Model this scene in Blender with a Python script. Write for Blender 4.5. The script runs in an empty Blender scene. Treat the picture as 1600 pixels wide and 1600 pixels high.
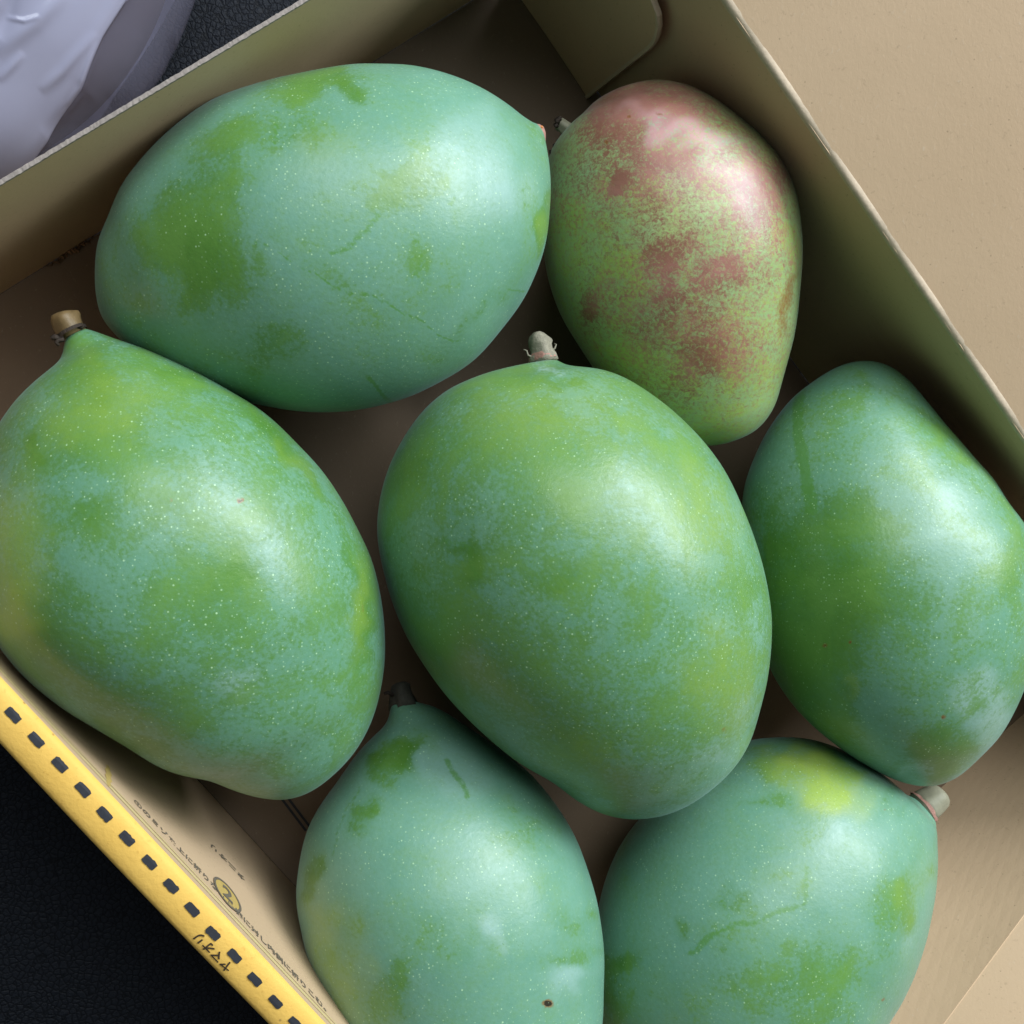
import bpy, math, random
import numpy as np
from mathutils import Vector, Matrix
random.seed(7); rng = np.random.default_rng(7)

# ------------------------------------------------------------------ camera
S = bpy.context.scene
F = 1678.0            # focal length in photo pixels (1600 px picture)
HF = 0.37             # camera height above the box floor
NAD = (345.0, 732.0)  # pixel straight below the camera
wz = np.array([800-NAD[0], NAD[1]-800, F]); wz /= np.linalg.norm(wz)
wx = np.array([1.0, 0, 0]); wx -= wz*wx.dot(wz); wx /= np.linalg.norm(wx)
wy = np.cross(wz, wx)
RW = np.stack([wx, wy, wz])            # camera -> world
CAM = np.array([0, 0, HF])
cd = bpy.data.cameras.new('camera'); cd.sensor_width = 36; cd.lens = 36*F/1600
cd.clip_start = 0.01; cd.clip_end = 50
co = bpy.data.objects.new('camera', cd); S.collection.objects.link(co)
M4 = Matrix(RW.tolist()).to_4x4(); M4.translation = CAM.tolist(); co.matrix_world = M4
S.camera = co

# ------------------------------------------------------------------ world, lamps, exposure
W = bpy.data.worlds.new('World'); S.world = W; W.use_nodes = True
bg = W.node_tree.nodes['Background']; bg.inputs[0].default_value = (0.80, 0.92, 1.0, 1); bg.inputs[1].default_value = 0.085
def area(name, d, dist, sx, sy, power, col, target=(0.08, 0, 0.05)):
    l = bpy.data.lights.new(name, 'AREA'); l.shape = 'RECTANGLE'; l.size = sx; l.size_y = sy
    l.energy = power; l.color = col
    o = bpy.data.objects.new(name, l); S.collection.objects.link(o)
    d = Vector(d).normalized(); o.location = Vector(target)+d*dist
    o.rotation_euler = (-d).to_track_quat('-Z', 'Y').to_euler()
    return o
area('window_light', (0.62, 0.50, 0.66), 1.5, 1.20, 0.55, 33, (0.90, 0.97, 1.0))
area('roof_light', (0.12, 0.52, 0.85), 1.6, 1.4, 0.9, 22, (0.90, 0.97, 1.0))
S.view_settings.view_transform = 'Standard'; S.view_settings.look = 'None'
S.view_settings.exposure = 0.0; S.view_settings.gamma = 1.0; S.view_settings.use_curve_mapping = False

# ------------------------------------------------------------------ pixel helpers
def ray(u, v):
    d = RW @ np.array([u-800.0, 800.0-v, -F]); return d/np.linalg.norm(d)
def at_z(u, v, z):
    d = ray(u, v); return CAM+d*((z-HF)/d[2])
def on_plane(u, v, p, n):
    d = ray(u, v); return CAM+d*((np.asarray(p)-CAM).dot(n)/d.dot(n))
def on_plane_arr(uv, p, n):
    d = np.stack([uv[:, 0]-800, 800-uv[:, 1], -F*np.ones(len(uv))], 1) @ RW.T
    t = ((np.asarray(p)-CAM).dot(n))/(d @ n); return CAM+d*t[:, None]
def project(P):
    c = (P-CAM) @ RW          # world -> camera
    return np.stack([800+F*c[:, 0]/-c[:, 2], 800-F*c[:, 1]/-c[:, 2]], 1)

# ------------------------------------------------------------------ object helpers
COL = S.collection
def mesh_obj(name, verts, faces, mat, parent=None, smooth=False, origin=None):
    me = bpy.data.meshes.new(name)
    V = np.asarray(verts, float)
    o0 = np.zeros(3)
    if parent is not None: o0 = np.array(parent.get('_o', (0, 0, 0)))
    elif origin is not None: o0 = np.asarray(origin, float)
    me.from_pydata((V-o0).tolist(), [], [tuple(int(i) for i in f) for f in faces]); me.update()
    if smooth: me.polygons.foreach_set('use_smooth', [True]*len(me.polygons))
    o = bpy.data.objects.new(name, me); COL.objects.link(o)
    if mat is not None: me.materials.append(mat)
    if parent is not None:
        o.parent = parent; o['_o'] = list(o0)
    else:
        o.location = o0.tolist(); o['_o'] = list(o0)
    return o
def thing(name, label, cat, loc, group=None):
    e = bpy.data.objects.new(name, None); COL.objects.link(e); e.empty_display_size = 0.02
    e.location = list(map(float, loc)); e['label'] = label; e['category'] = cat; e['_o'] = list(map(float, loc))
    if group: e['group'] = group
    return e
def grid_faces(nu, nv, wrap_v=False):
    f = []
    for i in range(nu-1):
        for j in range(nv if wrap_v else nv-1):
            k = (j+1) % nv
            f.append((i*nv+j, i*nv+k, (i+1)*nv+k, (i+1)*nv+j))
    return f
def slab(P, thick, nrm):
    """closed sheet from a grid P[nu][nv] thickened along -nrm (nrm = visible side)"""
    nu, nv = P.shape[:2]; A = P.reshape(-1, 3); B = A-np.asarray(nrm)*thick
    n = nu*nv; f = grid_faces(nu, nv); g = [tuple(reversed([i+n for i in q])) for q in f]
    e = []
    for i in range(nu-1):
        e.append((i*nv, (i+1)*nv, (i+1)*nv+n, i*nv+n)); j = nv-1
        e.append(((i+1)*nv+j, i*nv+j, i*nv+j+n, (i+1)*nv+j+n))
    for j in range(nv-1):
        e.append((j+1, j, j+n, j+1+n)); i = nu-1
        e.append((i*nv+j, i*nv+j+1, i*nv+j+1+n, i*nv+j+n))
    return np.vstack([A, B]), f+g+e
def fix_normals(o):
    import bmesh
    bm = bmesh.new(); bm.from_mesh(o.data); bmesh.ops.recalc_face_normals(bm, faces=bm.faces); bm.to_mesh(o.data); bm.free()
def tube(path, radii, seg=20, cap=True, wob=0.0, squash=1.0):
    path = np.asarray(path, float); n = len(path); V = []; f = []
    T = np.gradient(path, axis=0); T /= np.linalg.norm(T, axis=1)[:, None]
    up = np.array([0.3, 0.2, 0.93]); 
    for i in range(n):
        a = np.cross(T[i], up); a /= np.linalg.norm(a); b = np.cross(T[i], a)
        for j in range(seg):
            th = 2*math.pi*j/seg
            r = radii[i]*(1+wob*(math.sin(3*th+i*0.5)*0.6+math.sin(5*th-i*0.9+1)*0.4+random.uniform(-.4, .4)))
            V.append(path[i]+a*math.cos(th)*r+b*math.sin(th)*r*squash)
    f = grid_faces(n, seg, True)
    if cap:
        V.append(path[0]); V.append(path[-1]); c0 = n*seg; c1 = c0+1
        for j in range(seg):
            k = (j+1) % seg
            f.append((c0, k, j)); f.append((c1, (n-1)*seg+j, (n-1)*seg+k))
    return np.array(V), f

# ------------------------------------------------------------------ materials
class NT:
    def __init__(s, name):
        s.m = bpy.data.materials.new(name); s.m.use_nodes = True; s.t = s.m.node_tree
        s.b = s.t.nodes['Principled BSDF']; s.co = s.n('ShaderNodeTexCoord').outputs['Object']
    def n(s, typ, **kw):
        x = s.t.nodes.new(typ)
        for k, v in kw.items(): setattr(x, k, v)
        return x
    def link(s, a, b): s.t.links.new(a, b)
    def set(s, sock, v):
        if hasattr(v, 'is_output') or isinstance(v, bpy.types.NodeSocket): s.link(v, sock)
        else: sock.default_value = v
    def noise(s, scale, detail=3, rough=.55, dist=0, vec=None, out='Fac'):
        x = s.n('ShaderNodeTexNoise'); x.inputs['Scale'].default_value = scale; x.inputs['Detail'].default_value = detail
        x.inputs['Roughness'].default_value = rough; x.inputs['Distortion'].default_value = dist
        s.link(vec or s.co, x.inputs['Vector']); return x.outputs[out]
    def vor(s, scale, feature='F1', rnd=1.0, vec=None, out='Distance'):
        x = s.n('ShaderNodeTexVoronoi', feature=feature); x.inputs['Scale'].default_value = scale
        x.inputs['Randomness'].default_value = rnd; s.link(vec or s.co, x.inputs['Vector']); return x.outputs[out]
    def math(s, op, a, b=0.0, c=None):
        x = s.n('ShaderNodeMath', operation=op); s.set(x.inputs[0], a); s.set(x.inputs[1], b)
        if c is not None: s.set(x.inputs[2], c)
        return x.outputs[0]
    def ss(s, v, lo, hi, a=0.0, b=1.0):
        x = s.n('ShaderNodeMapRange', interpolation_type='SMOOTHSTEP'); s.set(x.inputs['Value'], v)
        x.inputs['From Min'].default_value = lo; x.inputs['From Max'].default_value = hi
        x.inputs['To Min'].default_value = a; x.inputs['To Max'].default_value = b; return x.outputs[0]
    def mix(s, f, a, b, mode='MIX'):
        x = s.n('ShaderNodeMix', data_type='RGBA', blend_type=mode); s.set(x.inputs[0], f)
        for i, v in ((6, a), (7, b)):
            s.set(x.inputs[i], v if not isinstance(v, tuple) else (*v[:3], 1))
        return x.outputs[2]
    def bump(s, h, strength, dist):
        x = s.n('ShaderNodeBump'); x.inputs['Strength'].default_value = strength; x.inputs['Distance'].default_value = dist
        s.link(h, x.inputs['Height']); s.link(x.outputs[0], s.b.inputs['Normal'])
    def base(s, c): s.set(s.b.inputs['Base Color'], c if not isinstance(c, tuple) else (*c[:3], 1))
    def rough(s, v): s.set(s.b.inputs['Roughness'], v)
    def spec(s, v): s.b.inputs['Specular IOR Level'].default_value = v

def mango_mat():
    t = NT('mango_skin')
    at = t.n('ShaderNodeAttribute', attribute_name='paint'); sep = t.n('ShaderNodeSeparateColor'); t.link(at.outputs['Color'], sep.inputs[0])
    clean_a, yel_a, red_a = sep.outputs[0], sep.outputs[1], sep.outputs[2]
    at2 = t.n('ShaderNodeAttribute', attribute_name='mark'); sep2 = t.n('ShaderNodeSeparateColor'); t.link(at2.outputs['Color'], sep2.inputs[0])
    scr_a, bloom_glint_a, brown_a = sep2.outputs[0], sep2.outputs[1], sep2.outputs[2]
    n1 = t.noise(38, 4, .62, .6); n2 = t.noise(150, 5, .72, .3); n3 = t.noise(900, 2, .6)
    # waxy bloom, thin and thick, rubbed away in patches, with highlights painted in
    v = t.math('ADD', clean_a, t.math('MULTIPLY', t.math('SUBTRACT', n1, .5), 1.15))
    v = t.math('ADD', v, t.math('MULTIPLY', t.math('SUBTRACT', n2, .5), .85))
    v = t.math('ADD', v, t.math('MULTIPLY', t.math('SUBTRACT', n3, .5), .62))
    clean = t.math('ADD', t.math('MULTIPLY', t.ss(v, .0, 1.10), .78), t.math('MULTIPLY', t.ss(v, .50, .70), .22))
    green = t.mix(t.ss(n1, .35, .7), (0.064, 0.180, 0.024), (0.108, 0.245, 0.046))
    ya = t.math('ADD', yel_a, t.math('MULTIPLY', t.math('SUBTRACT', n2, .5), .35))
    green = t.mix(t.ss(ya, .20, 1.5), green, (0.30, 0.42, 0.070))
    bloom = t.mix(n2, (0.092, 0.245, 0.160), (0.182, 0.358, 0.275))
    bloom = t.mix(t.ss(ya, .10, 1.7), bloom, (0.30, 0.40, 0.17))
    bloom = t.mix(t.ss(bloom_glint_a, .05, 1.0), bloom, (0.30, 0.46, 0.44))  # pale bluish bloom, and highlights painted into the skin colour
    c = t.mix(clean, bloom, green)
    # rubbed scratches
    c = t.mix(t.math('MULTIPLY', t.ss(t.math('ADD', scr_a, t.math('MULTIPLY', t.math('SUBTRACT', n3, .5), 1.1)), .15, .80), .72), c, (0.080, 0.225, 0.038))
    # fine dark flecks
    fl = t.vor(1150, out='Distance'); flm = t.math('MULTIPLY', t.ss(fl, .22, .10), t.ss(n2, .50, .66))
    c = t.mix(t.math('MULTIPLY', flm, .45), c, (0.05, 0.15, 0.06))
    # red blush with fine mottle
    mot = t.noise(820, 4, .80, .5)
    rv = t.math('ADD', red_a, t.math('MULTIPLY', t.math('SUBTRACT', mot, .5), 3.6))
    rv = t.math('ADD', rv, t.math('MULTIPLY', t.math('SUBTRACT', n2, .5), .85))
    rmask = t.math('MULTIPLY', t.ss(rv, .05, 1.35), t.ss(red_a, .04, .30))
    redc = t.mix(t.ss(n1, .35, .65), (0.20, 0.050, 0.045), (0.34, 0.115, 0.120))
    redc = t.mix(t.ss(bloom_glint_a, .1, 1.0), redc, (0.62, 0.34, 0.38))  # pinkish highlight painted into the blush colour
    c = t.mix(t.math('MULTIPLY', rmask, .88), c, redc)
    c = t.mix(t.math('MULTIPLY', t.ss(t.math('ADD', brown_a, t.math('MULTIPLY', t.math('SUBTRACT', n3, .5), .7)), .25, .9), .8), c, (0.20, 0.085, 0.020))
    c = t.mix(t.ss(brown_a, .85, 1.1), c, (0.025, 0.020, 0.012))
    # lenticels
    vn = t.n('ShaderNodeTexVoronoi', feature='F1'); vn.inputs['Scale'].default_value = 820; t.link(t.co, vn.inputs['Vector'])
    vs = t.n('ShaderNodeSeparateColor'); t.link(vn.outputs['Color'], vs.inputs[0])
    vd = t.math('DIVIDE', vn.outputs['Distance'], t.math('ADD', .50, t.math('MULTIPLY', vs.outputs[0], .85)))
    dots = t.math('MULTIPLY', t.ss(vd, .215, .08), t.math('ADD', .30, t.math('MULTIPLY', vs.outputs[1], .75)))
    dots = t.math('MULTIPLY', dots, t.ss(t.noise(55, 2), .36, .60, .30, 1.0)); dd = t.math('MULTIPLY', dots, t.ss(red_a, .35, .05, .05, .85))
    c = t.mix(dd, c, (0.42, 0.64, 0.38))
    t.base(c)
    r = t.math('SUBTRACT', .405, t.math('MULTIPLY', clean, .07)); r = t.math('ADD', r, t.math('MULTIPLY', t.math('SUBTRACT', n2, .5), .35)); t.rough(t.math('ADD', r, t.math('MULTIPLY', t.math('SUBTRACT', n3, .5), .12)))
    t.spec(.5); t.b.inputs['Sheen Weight'].default_value = .14; t.b.inputs['Sheen Roughness'].default_value = .35; t.b.inputs['Sheen Tint'].default_value = (.62, .88, 1.0, 1)
    t.bump(t.noise(700, 2, .6), .22, .0003)
    return t.m

def card_mat(name, a, b, speck=1.0):
    t = NT(name)
    n = t.noise(14, 4, .6); n2 = t.noise(650, 3, .6)
    mp = t.n('ShaderNodeMapping'); mp.inputs['Scale'].default_value = (1.0, .55, 1.0); mp.inputs['Rotation'].default_value = (0, 0, .7)
    t.link(t.co, mp.inputs['Vector']); fib = t.noise(900, 3, .7, .5, vec=mp.outputs[0])
    c = t.mix(n, a, b)
    c = t.mix(t.math('MULTIPLY', t.ss(fib, .62, .75), .30*speck), c, (.62, .52, .40))
    c = t.mix(t.math('MULTIPLY', t.ss(n2, .60, .76), .22*speck), c, (.17, .115, .07))
    d = t.vor(260, out='Distance'); c = t.mix(t.math('MULTIPLY', t.ss(d, .08, .04), .35*speck), c, (.10, .065, .04))
    t.base(c); t.rough(t.math('ADD', .52, t.math('MULTIPLY', n2, .18))); t.spec(.35)
    t.bump(t.math('ADD', t.math('MULTIPLY', fib, .6), t.math('MULTIPLY', t.noise(60, 2), 1.2)), .16, .0005)
    return t.m
def plain(name, col, rough=.6, nscale=500, var=.25, bump=.2, bd=.0003, spec=.4):
    t = NT(name); n = t.noise(nscale, 4, .65); k = 1-var
    c = t.mix(n, tuple(x*k for x in col), tuple(min(1, x*(1+var)) for x in col)); t.base(c); t.rough(rough); t.spec(spec)
    t.bump(n, bump, bd); return t.m
def leather_mat():
    t = NT('black_leather')
    wv = t.noise(260, 2, .5, out='Color'); ad = t.n('ShaderNodeVectorMath', operation='MULTIPLY_ADD'); t.link(wv, ad.inputs[0])
    ad.inputs[1].default_value = (.0016, .0016, .0016); t.link(t.co, ad.inputs[2]); vec = ad.outputs[0]
    e = t.vor(520, 'DISTANCE_TO_EDGE', vec=vec); big = t.noise(45, 3)
    e2 = t.vor(1150, 'DISTANCE_TO_EDGE', vec=vec)
    h = t.math('ADD', t.ss(e, .0, .22), t.math('MULTIPLY', t.ss(e2, 0, .25), .35))
    h = t.math('ADD', h, t.math('MULTIPLY', big, 1.2))
    c = t.mix(t.ss(e, 0, .12), (.0052, .0062, .0086), (.0125, .0148, .0205)); t.base(c)
    t.rough(t.math('ADD', .50, t.math('MULTIPLY', t.noise(90, 2), .2))); t.spec(.14)
    t.bump(h, .55, .0005); return t.m
def yellow_mat():
    t = NT('yellow_printed_rim'); n = t.noise(60, 4, .6); n2 = t.noise(700, 3, .6)
    c = t.mix(n, (.70, .415, .085), (.79, .505, .125)); c = t.mix(t.math('MULTIPLY', t.ss(n2, .6, .75), .35), c, (.45, .22, .04))
    d = t.vor(180, out='Distance'); c = t.mix(t.math('MULTIPLY', t.ss(d, .09, .04), .6), c, (.25, .14, .05))
    t.base(c); t.rough(.62); t.spec(.22); t.bump(t.math('ADD', n2, t.math('MULTIPLY', n, 2.0)), .3, .0004); return t.m
MANGO = mango_mat()
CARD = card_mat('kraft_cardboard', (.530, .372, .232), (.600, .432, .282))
CARD_SHADED = card_mat('kraft_cardboard_shaded', (.165, .112, .074), (.215, .150, .098), .6)  # same kraft board, with the shade between the fruit put into its colour
CUT = plain('cut_board_edge', (.25, .215, .195), .85, 500, .35, .5, .0006)
FOLD = plain('creased_fold_edge', (.55, .44, .32), .7, 600, .2, .4)
LEATHER = leather_mat(); YEL = yellow_mat()
INK = plain('black_print', (.028, .030, .038), .6, 900, .35); INKW = plain('faint_wall_print', (.15, .125, .095), .7, 900, .4); INKB = plain('brown_black_print', (.045, .030, .018), .6, 900, .3)
PALE = plain('pale_yellow_print', (.62, .50, .24), .6, 900, .2); YPR = plain('yellow_print', (.52, .37, .12), .6, 900, .2)
STEM_GREY = plain('grey_stem_bark', (.22, .20, .15), .75, 700, .55, .7, .0006)
STEM_PINK = plain('pinkish_stem_scar', (.33, .17, .135), .7, 800, .35, .6, .0005)
STEM_BROWN = plain('brown_stem_bark', (.150, .098, .042), .5, 400, .5, .6)
STEM_DARK = plain('dark_dried_bract', (.030, .020, .014), .8, 900, .6, .8, .0006)
STEM_LOW = plain('dark_olive_stem', (.055, .052, .040), .8, 700, .5, .7, .0006); STEM_CUT = plain('olive_grey_stub', (.23, .22, .155), .6, 500, .25, .4)
RUST = plain('rusty_scar', (.38, .13, .035), .6, 900, .5, .6)

# ------------------------------------------------------------------ leather seat (setting)
n = 90
xs = np.linspace(-.55, .75, n); ys = np.linspace(-.55, .55, n)
X, Y = np.meshgrid(xs, ys, indexing='ij')
Z = -.0035-.0015*(1+np.sin(X*9+Y*5))*.5
o = mesh_obj('leather_seat', np.stack([X, Y, Z], -1).reshape(-1, 3), grid_faces(n, n), LEATHER, smooth=True)
o['kind'] = 'structure'; o['label'] = 'black pebbled leather surface under the box'

# ------------------------------------------------------------------ the box
ZR = .0925; TH = .0016
def line(p, q, z): return at_z(*p, z), at_z(*q, z)
def isect(l1, l2):
    p, q = l1; r, s = l2; d1 = (q-p)[:2]; d2 = (s-r)[:2]
    t = np.linalg.solve(np.stack([d1, -d2], 1), (r-p)[:2]); return (p+(q-p)*t[0])[:2]
LA = line((0, 288), (475, 3), ZR); LB = line((0, 1062), (505, 1600), ZR); LC = line((1132, 0), (1603, 690), ZR)
dirA = (LA[1]-LA[0]); dirA /= np.linalg.norm(dirA)
PD = at_z(1385, 1312, 0); LD = (PD, PD+dirA)
cAB, cAC, cCD, cBD = isect(LA, LB), isect(LA, LC), isect(LC, LD), isect(LB, LD)
cen = (cAB+cAC+cCD+cBD)/4
box = thing('cardboard_box', 'open kraft cardboard box with yellow dashed rim holding seven mangoes', 'box', (cen[0], cen[1], -.0035))
# floor
def quadgrid(a, b, c, d, nu, nv):
    u = np.linspace(0, 1, nu)[:, None, None]; v = np.linspace(0, 1, nv)[None, :, None]
    return (a*(1-u)+b*u)*(1-v)+(d*(1-u)+c*u)*v
P3 = lambda c, z: np.array([c[0], c[1], z])
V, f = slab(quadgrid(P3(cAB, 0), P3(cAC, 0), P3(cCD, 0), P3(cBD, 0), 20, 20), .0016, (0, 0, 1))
floor = mesh_obj('floor_panel', V, f, CARD_SHADED, box); fix_normals(floor)
class Wall:
    def __init__(s, a, b, h, bow=0.0, bc=.5, bw=.3):
        s.a, s.b, s.h, s.bow, s.bc, s.bw = np.array(a), np.array(b), h, bow, bc, bw
        s.L = np.linalg.norm(s.b-s.a); s.d = (s.b-s.a)/s.L; nn = np.array([-s.d[1], s.d[0]])
        if nn.dot(cen-s.a) < 0: nn = -nn
        s.n = nn                        # inward
    def pt(s, t, z, off=0.0):
        t = np.asarray(t, float); z = np.asarray(z, float)
        bo = s.bow*np.exp(-((t/s.L-s.bc)/s.bw)**2)*np.sin(np.clip(z/s.h, 0, 1)*math.pi)**2
        xy = s.a+np.multiply.outer(t, s.d)+np.multiply.outer(off-bo, s.n)
        return np.concatenate([xy, z[..., None]], -1)
    def panel(s, name, mat, t0=0, t1=None, z0=.0006, z1=None, off=0.0, nu=60, nv=16, th=TH):
        t1 = s.L if t1 is None else t1; z1 = s.h if z1 is None else z1
        T, Zz = np.meshgrid(np.linspace(t0, t1, nu), np.linspace(z0, z1, nv), indexing='ij')
        V, f = slab(s.pt(T, Zz, off), th, (*s.n, 0)); o = mesh_obj(name, V, f, mat, box, smooth=False); fix_normals(o); return o
    def st(s, u, v, off=0.0):            # pixel -> (t, z) on the unbowed wall plane
        p = on_plane(u, v, P3(s.a+s.n*off, 0), np.array([*s.n, 0])); return (p[:2]-s.a).dot(s.d), p[2]
WA = Wall(cAB, cAC, ZR-.001); WB = Wall(cAB, cBD, ZR-.0004, .005, .22, .16); WC = Wall(cAC, cCD, ZR, .009, .62, .28)
THA = .0010; wa = WA.panel('wall_panel', CARD, TH, WA.L-TH, th=THA); wb = WB.panel('wall_panel', CARD, -TH, WB.L); wc = WC.panel('wall_panel', CARD, 0, WC.L+.05)
# rough cut edge on the bare wall
tt = np.linspace(TH, WA.L-TH, 420); cut = []
for t in tt:
    j = [random.gauss(0, .00004) for _ in range(4)]
    cut.append(np.array([WA.pt(t, ZR-.0012, .0001+j[0]*.5), WA.pt(t, ZR-.0004+j[1], .00004+j[0]), WA.pt(t, ZR-.0004+j[2], -THA+j[3]), WA.pt(t, ZR-.0012, -THA-.0001+j[3]*.5)]))
o = mesh_obj('cut_edge', np.array(cut).reshape(-1, 3), grid_faces(420, 4), CUT, wa)
# torn crease along the foot of that wall
def torn(u0, v0, u1, v1, k):
    V = []; m = 46
    for i in range(m):
        t = i/(m-1); p = at_z(u0+(u1-u0)*t, v0+(v1-v0)*t, .0012)
        w = .0009*math.sin(math.pi*min(1, max(0.02, t)))*random.uniform(.5, 1.3)
        q = np.array([*WA.n, 0]); ofs = random.gauss(0, .0004)
        V += [p+q*(ofs-w), p+q*ofs+np.array([0, 0, .0010*random.uniform(.5, 1.4)]), p+q*(ofs+w)]
    mesh_obj('torn_crease', V, grid_faces(m, 3), k, wa)
torn(555, 92, 705, 8, FOLD); torn(70, 418, 155, 366, plain('torn_kraft_fibre', (.20, .115, .060), .9, 700, .4))
# opened lid folded back over the right wall
oc = -WC.n
FW = .26; TL = math.radians(26)
u = np.linspace(0, FW, 30); T = np.linspace(0, WC.L, 40)
G = np.zeros((40, 30, 3))
for i, t in enumerate(T):
    for j, w in enumerate(u):
        G[i, j, :2] = WC.a+WC.d*t+oc*(TH*.4+w*math.cos(TL)); G[i, j, 2] = ZR+.0004+w*math.sin(TL)+.004*math.sin(w/FW*2.2)
V, f = slab(G, TH, (0, 0, 1)); lid = mesh_obj('lid_flap', V, f, CARD, box, smooth=False); fix_normals(lid)
ridge = []
for i, t in enumerate(np.linspace(0, WC.L, 160)):
    wv = .00018*math.sin(t*170)+random.gauss(0, .00006)
    ridge.append([WC.pt(t, ZR-.0014, .0002), WC.pt(t, ZR-.0002+wv, .0005+wv), WC.pt(t, ZR+.0008+wv, -.0006+wv), WC.pt(t, ZR+.0009, -.0020)])
mesh_obj('fold_edge', np.array(ridge).reshape(-1, 3), grid_faces(160, 4), FOLD, lid, smooth=True)
# glued corner tab against the right wall, with a rounded end
t_end, z_top = WC.st(1047, 52, .003)
tab = []; prof = []
nz = 22
for i in range(nz):
    z = .0008+(z_top+.006-.0008)*i/(nz-1); r = .018; zt = z_top+.006
    back = 0
    if z > zt-r: back = r-math.sqrt(max(0, r*r-(z-(zt-r))**2))
    te = t_end-back*.8-.004*(1-z/zt)
    tab.append([WC.pt(t, z, .0030+.002*(t/t_end)**2) for t in np.linspace(.0008, te, 26)])
V, f = slab(np.array(tab), TH*.8, (*WC.n, 0)); tb = mesh_obj('corner_tab', V, f, CARD, box); fix_normals(tb)
ed = np.array([r[-1] for r in tab]); Ve = []
for p in ed:
    q = np.array([*WC.n, 0]); dd = np.array([*WC.d, 0])
    Ve += [p+q*.0005-dd*.0009, p+dd*.0002+q*.0006, p+dd*.0006-q*.0002, p+dd*.0003-q*(TH*.8+.0001)]
mesh_obj('cut_edge', Ve, grid_faces(len(ed), 4), FOLD, tb)
# end wall, leaning outward, creased below its top
k0, k1 = at_z(1597, 1414, .052), at_z(1466, 1596, .052)
dk = (k1-k0)/np.linalg.norm(k1-k0)
e0, e1 = k0-dk*.075, k1+dk*.17
nq = np.array([-dirA[1], dirA[0]]); nq = nq if nq.dot(cen-cCD) > 0 else -nq; b0, b1 = P3(cCD+nq*.0012, -.0003), P3(cBD+nq*.0012, -.0003); bx = (b0-b1)/np.linalg.norm(b0-b1); b0 = b0+bx*.020; e0 = e0+bx*.020
nD = np.array([-dirA[1], dirA[0], 0]); nD = nD if nD[:2].dot(cen-cCD) > 0 else -nD
V, f = slab(quadgrid(b0, b1, e1, e0, 30, 14), TH, nD); wd = mesh_obj('wall_panel', V, f, CARD, box); fix_normals(wd)
ud = (e0+e1-b0-b1); ud = ud-ud.dot(bx)*bx; ud /= np.linalg.norm(ud); outD = ud*.085-nD*.014
V, f = slab(quadgrid(e0-nD*.0004, e1-nD*.0004, e1+outD, e0+outD, 20, 10), TH, np.array([0, 0, 1.0])); ef = mesh_obj('end_flap', V, f, CARD, box); fix_normals(ef)

# yellow rolled rim of the printed wall
prof = [(0.00030, -.0014), (-.0001, -.0003), (-.0008, .0002), (-.0022, .0005), (-.0042, .0005), (-.0062, .0001), (-.0078, -.0004), (-.0087, -.0010), (-.0091, -.0021), (-.0092, -.0050), (-.0092, -.012), (-.0092, -.093)]
nt = 120; rim = []
for t in np.linspace(-.011, WB.L, nt):
    bo = .0014*math.exp(-((t/WB.L-.42)/.25)**2)
    rim.append([np.array([*(WB.a+WB.d*t+WB.n*(a-bo*min(1, -a/.006))), ZR+.0006+z]) for a, z in prof])
rimo = mesh_obj('rim_strip', np.array(rim).reshape(-1, 3), grid_faces(nt, len(prof)), YEL, box, smooth=True)
def rim_pt(t, a, lift=.00025):
    bo = .0014*math.exp(-((t/WB.L-.42)/.25)**2)
    zz = np.interp(-a, [-x[0] for x in prof], [x[1] for x in prof])
    return np.array([*(WB.a+WB.d*t+WB.n*(a-bo*min(1, -a/.006))), ZR+.0006+zz+lift])
def rim_ta(u, v):
    p = at_z(u, v, ZR+.0006); q = p[:2]-WB.a; t = q.dot(WB.d); a = q.dot(WB.n); return t, a+.0014*math.exp(-((t/WB.L-.42)/.25)**2)
dash_px = [(18, 1119), (54, 1158), (90, 1197), (126, 1236), (160, 1274), (195, 1312), (230, 1349), (264, 1386), (297, 1422), (330, 1459), (364, 1494), (396, 1530), (429, 1565), (460, 1598), (-18, 1080), (492, 1633)]
for (u_, v_) in dash_px:
    t, a = rim_ta(u_, v_); Vd = []; hl = .00205; hw = .00086
    rows = 7
    for i in range(rows):
        x = -1+2*i/(rows-1); ins = .80 if abs(x) > .99 else 1
        for j in range(4):
            y = (-1+2*j/3)*ins
            Vd.append(rim_pt(t+x*hl+random.gauss(0, .00004), a+y*hw+random.gauss(0, .00005)))
    mesh_obj('printed_dash', Vd, grid_faces(rows, 4), INK, rimo)
def text_mesh(txt):
    c = bpy.data.curves.new('text', 'FONT'); c.body = txt; c.size = 1.0; c.align_x = 'CENTER'; c.align_y = 'CENTER'; c.offset = .022
    o = bpy.data.objects.new('text', c); COL.objects.link(o)
    bpy.context.view_layer.update(); dg = bpy.context.evaluated_depsgraph_get()
    me = bpy.data.meshes.new_from_object(o.evaluated_get(dg)); V = np.array([v.co[:] for v in me.vertices]); f = [tuple(p.vertices) for p in me.polygons]
    bpy.data.objects.remove(o); bpy.data.curves.remove(c); bpy.data.meshes.remove(me); return V, f
sg = 1.0 if WB.d.dot((at_z(500, 1600, ZR)-at_z(0, 1062, ZR))[:2]) > 0 else -1.0   # +t runs to the lower right of the photo
V, f = text_mesh('ヤマオリ'); t, a = rim_ta(333, 1486); sz = .0030
mesh_obj('printed_lettering', [rim_pt(t-sg*p[0]*sz*1.12, a-p[1]*sz*.95) for p in V], f, INKB, rimo)
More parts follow.
